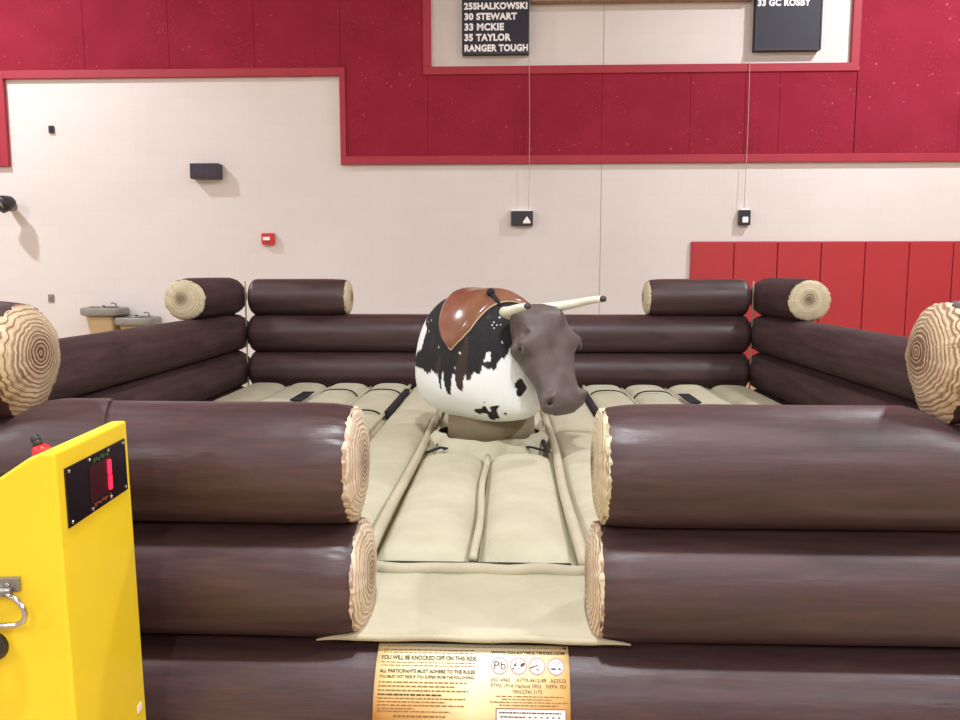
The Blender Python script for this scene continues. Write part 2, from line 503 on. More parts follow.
# two small black boxes with a white mark
t_, W, H = wallbox('control_box', 'wide black wall box with pale triangular mark at end of the left cord', 'box', 511, 533, 211, 225.5, .09, M_blackp)
obj('case', boxes([(0, W, -.09, 0, 0, H)], .006, 2), M_blackp, t_)
obj('top_strip', boxes([(.005, W - .005, -.085, -.003, H, H + .022)], .003, 1), M_white, t_)
v1 = [(.17, -.092, .03), (.275, -.092, .03), (.275, -.092, .055), (.225, -.092, .13), (.17, -.092, .055), (.17, -.1, .03), (.275, -.1, .03), (.275, -.1, .055), (.225, -.1, .13), (.17, -.1, .055)]
f1 = [(5, 6, 7, 8, 9), (0, 1, 6, 5), (1, 2, 7, 6), (2, 3, 8, 7), (3, 4, 9, 8), (4, 0, 5, 9)]
obj('white_mark', mesh(v1, f1, False), M_white, t_)
t_, W, H = wallbox('control_box', 'narrow black wall box with white emblem at end of the right cord', 'box', 739.5, 751, 210, 225, .09, M_blackp)
obj('case', boxes([(0, W, -.09, 0, 0, H)], .006, 2), M_blackp, t_)
obj('top_strip', boxes([(.005, W - .01, -.085, -.003, H, H + .018)], .003, 1), M_white, t_)
rr = []
for q in range(4):
    v1, f1 = lathe([(.014, -.097), (.024, -.098), (.027, -.09), (.012, -.09)], 10, 'Y')
    rr.append(([(p[0] + .06 + .035 * (q % 2), p[1], p[2] + .055 + .035 * (q // 2)) for p in v1], f1))
v1, f1 = join(rr); obj('white_emblem', fixn(mesh(v1, f1)), M_white, t_)
# fire alarm
t_, W, H = wallbox('fire_alarm', 'small red fire alarm strobe on the cream wall', 'fire alarm', 261, 273, 233, 244.5, .10, M_redp)
obj('housing', boxes([(0, W, -.08, 0, 0, H)], .012, 3), M_redp, t_)
obj('strobe_lens', boxes([(.03, W - .05, -.105, -.08, H * .36, H * .66)], .006, 2), M_white, t_)
# dark slot sensor
t_, W, H = wallbox('wall_sensor', 'tiny upright black sensor high on the cream wall at far left', 'sensor', 48.5, 53, 125.5, 133, .03, M_blackp)
obj('case', boxes([(0, W, -.03, 0, 0, H)], .006, 2), M_blackp, t_)
obj('window', boxes([(.012, W - .012, -.034, -.03, H * .5, H - .015)], .002, 1), M_blackboard, t_)
# switch plate
t_, W, H = wallbox('switch_plate', 'small grey metal switch plate on the wall near the drinking fountains', 'switch', 48, 53.5, 294.5, 302.5, .02, M_steel)
obj('plate', boxes([(0, W, -.012, 0, 0, H)], .004, 2), M_steel, t_)
obj('toggle', boxes([(W * .4, W * .6, -.03, -.012, H * .4, H * .65)], .003, 1), M_grey, t_)
# horn loudspeaker at the left frame edge
c0 = at(3, 204, WY - .35)
hs = thing('wall_lamp', 'black round fixture on a grey bracket at the left edge of the cream wall', 'wall fixture', (c0.x + .1, WY, c0.z))
v1, f1 = lathe([(.03, .20), (.08, .17), (.115, .08), (.125, .0), (.11, -.015), (.09, .03), (.03, .06)], 24, 'Y')
rot = Matrix.Rotation(math.radians(-38), 3, 'Z') @ Matrix.Rotation(math.radians(18), 3, 'X')
v1 = [rot @ Vector(p) + Vector((-.13, -.36, -.01)) for p in v1]
obj('shade', fixn(mesh(v1, f1)), M_blackp, hs)
v1, f1 = lathe([(.02, .0), (.05, .012), (.05, .03), (.02, .04)], 16, 'Y')
v1 = [rot @ Vector(p) + Vector((-.13, -.36, -.01)) for p in v1]
obj('bulb', fixn(mesh(v1, f1)), M_grey, hs)
v1, f1 = tube([(-.08, -.28, .03), (-.10, -.2, .045), (-.16, -.1, .02), (-.19, -.02, 0)], [.055, .06, .045, .04], 14)
obj('bracket', mesh(v1, f1), M_steel, hs)
v1, f1 = lathe([(.07, -.02), (.075, 0)], 16, 'Y')
obj('mount_plate', fixn(mesh([(p[0] - .19, p[1], p[2]) for p in v1], f1)), M_steel, hs)

# ------------------------------------------------------------------ drinking fountains
def fountain(px, pytop, w, label, body_col):
    c = at(px, pytop, WY - .3)
    t_ = thing('drinking_fountain', label, 'drinking fountain', (c.x, WY, c.z))
    # basin: rounded slab, wider than deep
    def basin(u, vv):
        q = 2 * PI * vv
        prof = [(.86, -.118), (.97, -.105), (1.0, -.08), (1.0, -.03), (.97, -.008), (.92, 0), (.86, -.004), (.74, -.02), (.4, -.04), (.02, -.045)]
        k = u * (len(prof) - 1); i = min(int(k), len(prof) - 2); f = k - i
        r = prof[i][0] * (1 - f) + prof[i + 1][0] * f; h = prof[i][1] * (1 - f) + prof[i + 1][1] * f
        cx = abs(math.cos(q)) ** .6 * math.copysign(1, math.cos(q)); sy = abs(math.sin(q)) ** .6 * math.copysign(1, math.sin(q))
        return (cx * r * w / 2, sy * r * .23 - .25, h)
    v1, f1 = grid(basin, 18, 40, True); f1.append(tuple(range(40)))
    obj('basin', fixn(mesh(v1, f1)), M_grey, t_)
    v1, f1 = lathe([(.001, -.03), (w * .3, -.022), (w * .36, -.004), (w * .34, .0), (w * .25, -.012), (.001, -.018)], 28)
    obj('bowl', fixn(mesh([(p[0], p[1] * .75 - .26, p[2] + .016) for p in v1], f1)), M_chrome, t_)
    v1, f1 = tube([(.1, -.12, 0), (.1, -.12, .045), (.085, -.16, .06), (.07, -.2, .055)], .012, 10)
    obj('bubbler', mesh(v1, f1), M_chrome, t_)
    v1, f1 = lathe([(.022, .0), (.022, .02), (.01, .025)], 12)
    obj('push_button', fixn(mesh([(p[0] - .08, p[1] - .13, p[2]) for p in v1], f1)), M_blackp, t_)
    def cab(u, vv):
        q = 2 * PI * vv; s = 1 - .22 * u
        cx = abs(math.cos(q)) ** .4 * math.copysign(1, math.cos(q)); sy = abs(math.sin(q)) ** .4 * math.copysign(1, math.sin(q))
        return (cx * w * .34 * s - .04, sy * .17 * s - .2 + .02 * u, -.13 - .38 * u)
    v1, f1 = grid(cab, 8, 32, True); f1.append(tuple(range(8 * 32, 9 * 32)))
    obj('cabinet', fixn(mesh(v1, f1)), body_col, t_)
    obj('wall_mount', boxes([(-w * .35, w * .35, -.06, 0, -.45, -.02)], .01, 2), M_steel, t_)
fountain(103, 307.5, .62, 'taller drinking fountain, grey basin on a tan cabinet, left of the pair', M_fount)
fountain(136.5, 317, .60, 'lower drinking fountain, grey basin tucked right of the taller one', M_fount)

# ------------------------------------------------------------------ inflatable arena
AX, AY = -0.135, 5.1
arena = thing('inflatable_arena', 'inflatable bull riding arena of brown log walls around a beige cushioned mat', 'inflatable', (AX, AY, 0))
def aloc(x, y, z=0): return (x - AX, y - AY, z)
RL = 0.20
def xsec(phi, r, tear):
    d = ((phi + PI / 2 + PI) % (2 * PI)) - PI      # angle from straight down
    k = 1.0 + (tear * math.exp(-(d / .42) ** 2) if tear else 0.0)
    return r * k * math.cos(phi), r * k * math.sin(phi)

def dipat(x, dip):
    a, b, dep = dip
    sm_ = lambda t_: max(0, min(1, t_)) ** 2 * (3 - 2 * max(0, min(1, t_)))
    return dep * sm_((x - a) / .16 + .5) * sm_((b - x) / .16 + .5)
def make_log(name, x, y, z, L, axis='X', r=RL, ends=('wood', 'dome'), tear=(0, 0), seed=0, grain=None, bulge=.06, squash=.97, dip=None):
    """log starting at x,y,z (centre of its start face) running along +axis"""
    grain = grain or M_grain
    NS = 96
    xs = []
    # profile along the log, finer at ends
    def ease(n, a, b): return [a + (b - a) * i / n for i in range(n)]
    seg = ease(14, 0, .16) + ease(max(10, int(L / .06)), .16, L - .16) + ease(14, L - .16, L) + [L]
    vs, fs = [], []
    rings = []
    for xi in seg:
        dA, dB = xi, L - xi
        rad = 1.0
        for (d, e) in ((dA, ends[0]), (dB, ends[1])):
            if e == 'dome':
                if d < .10: rad *= max(0.0, 1 - (1 - d / .10) ** 3.2) ** .5 if d > 0 else 0.0
            else:
                rad *= 1 - .07 * math.exp(-d / .05)
        tk = tear[0] * math.exp(-dA / .12) + tear[1] * math.exp(-dB / .12)
        ring = []
        for k in range(NS):
            ph = 2 * PI * k / NS
            yy, zz_ = xsec(ph, r * max(rad, .02), tk)
            pk = 0.0
            for (d, e, sd) in ((dA, ends[0], 1.3), (dB, ends[1], 5.7)):
                n = noise.noise(Vector((math.cos(ph) * 5 + seed * 3.1, math.sin(ph) * 5, sd + d * 2)))
                n2 = noise.noise(Vector((math.cos(ph) * 14 + seed * 1.7, math.sin(ph) * 14, sd + 4 + d * 5)))
                pk += (-.035 * abs(n) - .075 * abs(n2)) * math.exp(-d / (.085 if e != 'dome' else .11))
            pk += .006 * noise.noise(Vector((xi * 2.2 + seed, math.cos(ph), math.sin(ph))))
            zf = zz_ * (1 + pk) * squash
            if dip and zf > 0: zf -= dipat(xi, dip) * (zf / r) ** 2
            ring.append((xi, yy * (1 + pk), zf))
        rings.append(ring)
    for ring in rings: vs += ring
    for i in range(len(rings) - 1):
        for k in range(NS):
            fs.append((i*NS+k, i*NS+(k+1)%NS, (i+1)*NS+(k+1)%NS, (i+1)*NS+k))
    for e, i in ((0, 0), (1, len(rings) - 1)):
        if ends[e] == 'dome':
            c = len(vs); vs.append((rings[i][0][0] + (.012 if e == 0 else -.012), 0, 0))
            for k in range(NS):
                fs.append((i*NS+k, i*NS+(k+1)%NS, c))
    me = fixn(mesh(vs, fs))
    o = obj(name, me, M_vinX if axis == 'X' else M_vinY, arena, aloc(x, y, z), (0, 0, 0 if axis == 'X' else PI / 2))
    for e in (0, 1):
        if ends[e] != 'wood': continue
        ring = rings[0] if e == 0 else rings[-1]
        cv, cf = [], []
        NR = 14
        sgn = -1 if e == 0 else 1
        x_r = ring[0][0]
        for i in range(NR):
            q = i / NR
            for k in range(NS):
                yy, zz_ = ring[k][1], ring[k][2]
                s = math.cos(q * PI / 2 * 1.0) if i else 1.0
                s = 1 - q ** 1.0
                hgt = bulge * (1 - (1 - q) ** 2.4) ** .75
                ph = 2 * PI * k / NS
                wr = .010 * noise.noise(Vector((math.cos(ph) * 4 + seed, math.sin(ph) * 4, q * 1.5))) * math.exp(-q / .3)
                # lip where the seam turns over
                ee = 1.012 - .012 * min(1, q * 6)
                yv, zv = yy * s * ee, zz_ * s * ee
                if e == 0: yv = -yv       # cap is turned 180 degrees about z
                cv.append((hgt + wr, yv, zv))
        for i in range(NR - 1):
            for k in range(NS):
                cf.append((i*NS+k, i*NS+(k+1)%NS, (i+1)*NS+(k+1)%NS, (i+1)*NS+k))
        c = len(cv); cv.append((bulge, 0, 0))
        for k in range(NS): cf.append(((NR-1)*NS+k, (NR-1)*NS+(k+1)%NS, c))
        # short skirt back over the log
        b0 = len(cv)
        for k in range(NS):
            yv, zv = ring[k][1] * 1.016, ring[k][2] * 1.016
            if e == 0: yv = -yv
            w_ = .014 + .008 * noise.noise(Vector((k * .35, seed, 2)))
            cv.append((-w_, yv, zv))
        for k in range(NS): cf.append((b0+k, b0+(k+1)%NS, (k+1)%NS, k))
        cap = fixn(mesh(cv, cf))
        obj('end_cap', cap, grain, o, (x_r, 0, 0), (0, 0, PI if e == 0 else 0))
    return o

Z1, Z2, Z3 = .155, .520, .893
ZS = 1.256
FY = 2.45
RB = .226
# front wall (left of the gap, right of the gap, long bottom log)
make_log('wall_log', -2.74, FY, .118, 5.20, ends=('dome', 'dome'), seed=1, r=RB)
make_log('wall_log', -2.70, FY, Z2, 2.70 - .478, ends=('dome', 'wood'), tear=(0, .26), seed=2, grain=M_grain, bulge=.035)
make_log('wall_log', -2.70, FY, Z3, 2.70 - .492, ends=('dome', 'wood'), tear=(0, .08), seed=3, grain=M_grain, bulge=.032, dip=(0, 1.15, .06))
make_log('wall_log', .280, FY, Z2, 2.43 - .280, ends=('wood', 'dome'), tear=(.26, 0), seed=4, grain=M_grain, bulge=.03)
make_log('wall_log', .292, FY, Z3, 2.43 - .292, ends=('wood', 'dome'), tear=(.08, 0), seed=5, grain=M_grain2, bulge=.027, dip=(1.02, 3, .06))
# back wall
BYY = 7.88
for i, z in enumerate((Z1, Z2, Z3)):
    make_log('wall_log', -2.66, BYY, z, 5.05, ends=('dome', 'dome'), seed=10 + i)
# side walls
SXL, SXR = -2.85, 2.57
for i, z in enumerate((Z1, Z2, Z3)):
    make_log('wall_log', SXL, 2.36, z, 8.01 - 2.36, 'Y', ends=('dome', 'dome'), seed=20 + i)
    make_log('wall_log', SXR, 2.36, z, 8.01 - 2.36, 'Y', ends=('dome', 'dome'), seed=30 + i)
# corner stubs
make_log('short_log', -2.64, FY, ZS - .022, 2.64 - 1.56, ends=('dome', 'wood'), tear=(.0, .34), seed=40, r=.185, grain=M_grain3)
make_log('short_log', 1.325, FY, ZS - .012, 2.38 - 1.325, ends=('wood', 'dome'), tear=(.34, 0), seed=41, r=.185, grain=M_grain3)
make_log('short_log', -2.65, BYY, ZS, 2.65 - 1.64, ends=('dome', 'wood'), seed=42, r=.192, bulge=.045, grain=M_grain2)
make_log('short_log', 1.37, BYY, ZS, 2.375 - 1.37, ends=('wood', 'dome'), seed=43, r=.192, bulge=.045, grain=M_grain2)
make_log('short_log', SXL - .045, 6.86, ZS + .006, 8.01 - 6.86, 'Y', ends=('wood', 'dome'), seed=44, r=.200, bulge=.045, grain=M_grain2)
make_log('short_log', SXR + .02, 6.86, ZS + .006, 8.01 - 6.86, 'Y', ends=('wood', 'dome'), seed=45, r=.197, bulge=.045, grain=M_grain2)
# bark coloured saddle piece under the left front stub
def wrap(name, xin, xout, slant, th0, th1):
    def fn(u, vv):
        th = th0 + (th1 - th0) * u
        x = (xin + slant * u) * (1 - vv) + xout * vv
        r_ = RL + .007
        zf = r_ * math.sin(th) * .97
        if zf > 0: zf -= dipat(x + 2.70, (0, 1.15, .06)) * (zf / RL) ** 2
        return (x - AX, FY + r_ * math.cos(th) * 1.0 - AY, Z3 + zf)
    v1, f1 = grid(fn, 18, 24)
    return obj(name, fixn(mesh(v1, f1)), M_vinX, arena)
wrap('corner_flap', -1.30, -2.55, .11, math.radians(80), math.radians(178))
# corner seams
for (x, y) in ((-2.668, 7.80), (2.392, 7.80)):
    v1, f1 = tube([(x - AX, y - AY, z) for z in (.3, .5, .7, .9, 1.1, 1.3, 1.42)], .008, 8)
    obj('corner_seam', mesh(v1, f1), M_base, arena)

# ---- mat
G = 0.415
def kx(k): return AX + G * k
ZBASE, ZTOP = .335, .425
obj('mat_base', boxes([(-2.72 - AX, 2.44 - AX, 2.62 - AY, 7.80 - AY, .02, ZBASE)], .02, 2), M_base, arena)
def pad(k0, k1, y0, y1, top=ZTOP, seed=0, endr=.10, lean=1.0):
    x0, x1 = kx(k0) + .006, kx(k1) - .006
    nv = max(8, int((y1 - y0) / .05))
    def fn(u, vv):
        a = 2 * vv - 1
        hx = max(0, 1 - abs(a) ** 3.2) ** .6
        d = min(u * (y1 - y0), (1 - u) * (y1 - y0))
        he = max(0, 1 - (1 - min(1, d / endr)) ** 2.5) ** .5
        h = (top - ZBASE) * hx * he
        x = (x0 + x1) / 2 + a * (x1 - x0) / 2; y = y0 + u * (y1 - y0)
        h += .006 * hx * he * noise.noise(Vector((x * 4 + seed, y * 4, 1)))
        return (x - AX, y - AY, ZBASE - .004 + h)
    v1, f1 = grid(fn, nv, 18)
    return obj('mat_pad', fixn(mesh(v1, f1)), M_mat, arena)
def slit(k0, k1, y, top=ZTOP, w_=.016):
    """arched black strap following the pad section"""
    x0, x1 = kx(k0) + .02, kx(k1) - .02
    def fn(u, vv):
        a = 2 * u - 1
        hx = max(0, 1 - abs(a) ** 3.2) ** .6
        x = (x0 + x1) / 2 + a * (x1 - x0) / 2
        return (x - AX, y + (vv - .5) * w_ * 2 - AY, ZBASE + (top - ZBASE) * hx + .004)
    v1, f1 = grid(fn, 20, 2)
    me = mesh(v1, f1)
    o = obj('hook_strip', fixn(me), M_black, arena)
    sm = o.modifiers.new('s', 'SOLIDIFY'); sm.thickness = .008; sm.offset = 0
    return o
YB, YF = 7.68, 2.80
for s in (-1, 1):
    def P(a, b, *r, **kk):
        k0, k1 = (a, b) if s > 0 else (-b, -a)
        pad(k0, k1, *r, **kk)
    def S(a, b, y):
        k0, k1 = (a, b) if s > 0 else (-b, -a)
        slit(k0, k1, y)
    P(1, 2, YF, YB, seed=1)
    P(2, 3, YF, 6.02, seed=2); P(2, 3, 6.02, 7.12, seed=3); P(2, 3, 7.12, YB, seed=4)
    S(2, 3, 6.02); S(2, 3, 7.12)
    P(3, 4, YF, 7.10, seed=5); P(3, 4, 7.10, YB, seed=6)
    S(3, 4, 7.10)
    P(4, 5, YF, YB, seed=7)
    P(5, 6, YF, YB, seed=8)
    # flat strap ends on the far mat
    x = kx(4 * s) + (.04 if s > 0 else -.04)
    obj('velcro_strap', boxes([(x - .05 - AX, x + .05 - AX, 6.55 - AY, 7.00 - AY, .412, .424)], .003, 1), M_black, arena)
    x = kx(2 * s)
    obj('velcro_strap', boxes([(x - .022 - AX, x + .022 - AX, 6.05 - AY, 7.25 - AY, .36, .418)], .004, 1), M_black, arena)
    # inner pads behind the machine
    P(0, 1, 5.75, YB, seed=9)
# long entrance pads
pad(-1, 0, 2.90, 4.68, seed=12, endr=.16, top=ZTOP + .01)
pad(0, 1, 2.90, 4.68, seed=13, endr=.16, top=ZTOP + .01)
# welts
def welt(x, y0, y1, r_, z=ZTOP - .015):
    pts = []
    n = 24
    for i in range(n + 1):
        s = i / n
        pts.append((x - AX + .006 * math.sin(s * 9 + x * 7), y0 + (y1 - y0) * s - AY, z + .004 * math.sin(s * 13)))
    v1, f1 = tube(pts, r_, 12)
    obj('welt_tube', fixn(mesh(v1, f1)), M_welt, arena)
for k in (-1, 0, 1):
    if k == 0: welt(kx(0), 2.92, 4.62, .017, ZTOP - .03)
    else:
        welt(kx(k), 2.84, 5.85, .025)
        welt(kx(k) + (.05 if k > 0 else -.05) * 0 + .0, 5.85, YB, .02, ZTOP - .035)
for k in (-2, 2):
    welt(kx(k) + .03 * (1 if k > 0 else -1), 2.84, YB, .018, ZTOP - .04)
for k in (-5, -4, -3, 3, 4, 5):
    welt(kx(k), 2.84, YB, .013, ZTOP - .06)
# transverse welt and dark gap before the entrance pads
pts = [(kx(-1) - .03 + (kx(1) - kx(-1) + .06) * i / 20 - AX, 2.79 - AY + .006 * math.sin(i * 1.3), .405 + .003 * math.sin(i * .9)) for i in range(21)]
v1, f1 = tube(pts, .024, 12); obj('cross_welt', fixn(mesh(v1, f1)), M_welt, arena)
obj('hook_strip', boxes([(kx(-1) + .03 - AX, kx(1) - .04 - AX, 2.815 - AY, 2.90 - AY, .36, .395)], .004, 1), M_black, arena)
# apron at the entrance
def apron(u, vv):
    y = 2.80 - .462 * u
    hw = .44 + .06 * u
    a = 2 * vv - 1
    x = -.112 + a * (hw + .03)
    z = .398 - .032 * u ** 2.2
    z += .004 * noise.noise(Vector((x * 3, y * 3, 4))) - .006 * math.exp(-((a + .42 - .08 * u) / .02) ** 2)
    z += .03 * max(0, abs(a) - .86) / .14
    return (x - AX, y - AY, z)
v1, f1 = grid(apron, 20, 60); obj('entrance_apron', fixn(mesh(v1, f1)), M_mat, arena)
pts, rs = [], []
for i in range(41):
    s = i / 40
    pts.append((-.605 + .985 * s - AX, 2.335 - .012 * abs(2 * s - 1) ** 6 - AY, .360 - .008 * abs(2 * s - 1) ** 5 + .002 * math.sin(s * 21)))
    rs.append(.003 + .009 * min(1, min(s, 1 - s) / .12))
v1, f1 = tube(pts, rs, 10); obj('entrance_lip', fixn(mesh(v1, f1)), M_welt, arena)

# little velcro tabs beside the machine
def ribbon(pts, w_, name='velcro_tab'):
    v1, f1 = tube([(p[0] - AX, p[1] - AY, p[2]) for p in pts], w_, 6, flat=.3)
    obj(name, fixn(mesh(v1, f1)), M_black, arena)
ribbon([(kx(-1) + .05, 4.66, .41), (kx(-1) + .12, 4.76, .42), (kx(-1) + .16, 4.72, .42)], .022)
ribbon([(kx(-1) + .09, 4.9, .40), (kx(-1) + .13, 5.15, .42), (kx(-1) + .04, 5.35, .42)], .014)
ribbon([(kx(1) - .04, 4.62, .43), (kx(1) - .14, 4.74, .43), (kx(1) - .17, 4.8, .42)], .018)
ribbon([(kx(1) - .05, 4.75, .40), (kx(1) - .06, 5.0, .42), (kx(1) - .10, 5.05, .42)], .014)
# collar of beige fabric round the machine foot
def collar(u, vv):
    q = 2 * PI * vv
    r_ = .40 - .10 * u
    sq = 1 + .12 * math.cos(4 * q) ** 2
    return (r_ * sq * math.cos(q), (5.1 - AY) + r_ * sq * math.sin(q) * 1.05, .335 + .125 * math.sin(u * PI / 2) + .01 * noise.noise(Vector((math.cos(q) * 3, math.sin(q) * 3, u))))
v1, f1 = grid(collar, 8, 64, True); obj('machine_collar', fixn(mesh(v1, f1)), M_mat, arena)

# ---- warning sign on the bottom front log
SG_TH0, SG_W = math.radians(68), .60
SGX = -.412
def sgpt(x, s, off=.004):
    """x metres from left edge, s metres down from the top edge along the skin"""
    th = SG_TH0 - s / (RB * .985)
    return Vector((SGX + x - AX, FY - (RB + off) * math.cos(th) - AY, .118 + (RB * .97 + off) * math.sin(th)))
SG_H = .36
t = NT('sign_parchment', 0.5, 0.4)
v = t.coord('Generated')
n = t.noise(t.coord(), 5, 4)
s_ = t.n('ShaderNodeSeparateXYZ', {0: t.coord('UV')})
gx = t.math('ABSOLUTE', t.math('SUBTRACT', s_.outputs[0], 0.5))
e1 = t.math('ADD', t.math('MULTIPLY', gx, 1.1), t.math('MULTIPLY', s_.outputs[1], 0.75))
e = t.math('ADD', e1, t.math('MULTIPLY', t.math('SUBTRACT', n, .5), .5))
t.color(t.ramp(e, [(0.15, srgb(250, 240, 208)), (0.5, srgb(244, 222, 170)), (0.8, srgb(220, 176, 112)), (1.1, srgb(192, 136, 74))]))
M_sign = t.m
v1, f1 = grid(lambda u, vv: sgpt(vv * SG_W, u * SG_H), 20, 16)
me = fixn(mesh(v1, f1))
uvl = me.uv_layers.new(name='UVMap')
for lp in me.loops:
    i = lp.vertex_index; uvl.data[lp.index].uv = ((i % 17) / 16, (i // 17) / 20)
sign = obj('warning_sign', me, M_sign, arena)
sm = sign.modifiers.new('s', 'SOLIDIFY'); sm.thickness = .004; sm.offset = 0
def sgmap(me2, off):
    for vtx in me2.vertices: vtx.co = sgpt(vtx.co.x, -vtx.co.y, off)
    return me2
M_ink = simple('dark_print', srgb(72, 62, 34), 0.6)
M_ink2 = simple('brown_print', srgb(140, 104, 54), 0.6)
M_pink = simple('pink_print', srgb(214, 120, 130), 0.6)
M_signw = simple('white_print', srgb(250, 240, 236), 0.6, var=.02)
PXM = SG_W / 190.0     # metres per photograph pixel on the sign
def sgtext(s, x0, x1, y0, y1, mat=None, bold=0.0):
    me = text_me(s, .02, bold=bold)
    # subdivide is not needed: letters are tiny against the curvature
    fit(me, x0 * PXM, x1 * PXM, -y1 * PXM, -y0 * PXM)
    obj('lettering', sgmap(me, .0075), mat or M_ink, sign)
sgtext('YOU WILL BE KNOCKED OFF ON THIS RIDE', 4, 99, 14, 18.5, bold=.0006)
sgtext('ALL PARTICIPANTS MUST ADHERE TO THE RULES', 4, 98, 27.5, 31, bold=.0006)
sgtext('YOU MUST NOT RIDE IF YOU SUFFER FROM THE FOLLOWING', 4, 97, 33, 35.8, bold=.0005)
sgtext('WWW.GALAXYMULTIRIDES.COM', 113, 186, 7.5, 11, bold=.0005)
sgtext('EN 14960', 114, 132, 34, 37.5); sgtext('ASTM-4413-89', 138, 167, 34, 37.5); sgtext('AS3533', 171, 186, 34, 37.5)
sgtext('FTMS 191A Method 5903', 114, 162, 39, 42.5); sgtext('NFPA 701', 167, 186, 39, 42.5)
sgtext('MIN.CPAI 3173', 135, 163, 44, 47.5)
def dashes(rows, mat, seed):
    rd = random.Random(seed)
    vs, fs = [], []
    for (x0, x1, y, h) in rows:
        x = x0
        while x < x1:
            wd = rd.uniform(1.5, 5.5); xe_ = min(x + wd, x1)
            b = len(vs)
            for (p, q) in ((x, y), (xe_, y), (xe_, y + h), (x, y + h)): vs.append(sgpt(p * PXM, q * PXM, .0072))
            fs.append((b, b+1, b+2, b+3)); x = xe_ + rd.uniform(.6, 1.2)
    o = obj('small_print', mesh(vs, fs, False), mat, sign); o['kind'] = 'stuff'
dashes([(5, 186, 3.6, .6)], M_ink2, 1)
dashes([(6, 98, 7.5, .9), (6, 98, 10.5, .9), (5, 98, 20.5, 1.0), (5, 98, 23.5, .9)], M_ink2, 2)
dashes([(4, 90, 38.8, 1.3), (4, 80, 42.3, 1.3), (4, 92, 46, 1.3), (4, 90, 53, 1.1), (4, 70, 56, 1.1), (4, 88, 59, 1.1), (4, 40, 62, 1.0), (4, 75, 64.5, 1), (20, 70, 68.5, 1.5), (6, 80, 75, 1.2), (6, 80, 80, 1.2), (6, 60, 85, 1.2)], M_ink2, 3)
dashes([(4, 66, 49.6, 1.5)], M_ink, 4)
dashes([(119, 184, 49.5, .9), (124, 172, 52, .9), (113, 188, 54.6, .9), (122, 178, 57.2, .9)], M_ink2, 5)
# table panel
def sgquad(x0, x1, y0, y1, off, mat, name):
    v1, f1 = grid(lambda u, vv: sgpt((x0 + (x1 - x0) * vv) * PXM, (y0 + (y1 - y0) * u) * PXM, off), 8, 4)
    return obj(name, mesh(v1, f1), mat, sign)
sgquad(118.5, 186, 60.3, 79, .0066, M_ink2, 'table_border')
sgquad(119.5, 185, 61.2, 78.1, .0074, M_signw, 'table_panel')
rws = [(122, 181, 63.5, 1.2), (123, 147, 67.3, 1.1), (123, 147, 70.8, 1.1), (122, 134, 75, 1.2), (149, 160, 75, 1.0)]
for q in range(6):
    for yq in (67.3, 70.8): rws.append((150 + q * 5.6, 152.2 + q * 5.6, yq, 1.1))
vs, fs = [], []
rd = random.Random(3)
for (x0, x1, y, h) in rws:
    x = x0
    while x < x1 - .2:
        xe_ = min(x + rd.uniform(1.5, 4), x1); b = len(vs)
        for (p, q) in ((x, y), (xe_, y), (xe_, y + h), (x, y + h)): vs.append(sgpt(p * PXM, q * PXM, .0082))
        fs.append((b, b+1, b+2, b+3)); x = xe_ + .7
obj('table_print', mesh(vs, fs, False), M_ink, sign)['kind'] = 'stuff'
# pictograms: pink rings, white discs, dark marks
def disc(cx, cy, r0, r1, off, mat, name):
    vs, fs = [], []
    n = 28
    for k in range(n):
        q = 2 * PI * k / n
        for r_ in (r0, r1): vs.append(sgpt((cx + r_ * math.cos(q)) * PXM, (cy + r_ * math.sin(q)) * PXM, off))
    for k in range(n): fs.append((2*k, 2*k+1, 2*((k+1)%n)+1, 2*((k+1)%n)))
    return obj(name, mesh(vs, fs), mat, sign)
def blob(cx, cy, a, b, rot_, mat=M_ink):
    vs = []
    for k in range(14):
        q = 2 * PI * k / 14; u, v_ = a * math.cos(q), b * math.sin(q)
        vs.append(sgpt((cx + u * math.cos(rot_) - v_ * math.sin(rot_)) * PXM, (cy + u * math.sin(rot_) + v_ * math.cos(rot_)) * PXM, .0082))
    obj('pictogram_mark', mesh(vs, [tuple(range(14))]), mat, sign)
for cx in (122, 140.5, 158.5, 177):
    disc(cx, 22.5, 0.01, 7.4, .0070, M_signw, 'pictogram_disc'); disc(cx, 22.5, 7.3, 8.3, .0076, M_pink, 'pictogram_ring')
me = text_me('Pb', .02); fit(me, 116.5 * PXM, 128 * PXM, -26.3 * PXM, -18.5 * PXM); obj('pictogram_mark', sgmap(me, .0082), M_ink, sign)
blob(137, 22, 1.6, 1.2, -.5); blob(144.5, 21.5, 2.8, 1.6, -.6); blob(135.2, 25.3, 1.1, .9, 0); blob(140.5, 25, 1.1, .6, 0, M_ink2); blob(138, 20, .7, 1.1, .4)
blob(156, 22.8, 6, .55, -.35); blob(153.5, 23.8, 2.2, .8, -.35); blob(159, 26, 1.5, 1.2, .5, M_pink)
blob(174.5, 25, 3.2, .9, 0); blob(180.5, 25, 1.4, 1.1, .4); blob(176, 20, 1.2, .5, .8, M_ink2); blob(180, 19, 1.4, .5, -.8, M_ink2)
blob(186.6, 3.8, 1.3, 1.3, 0, M_blackp); blob(2.5, 3.5, .6, .6, 0, M_ink2)

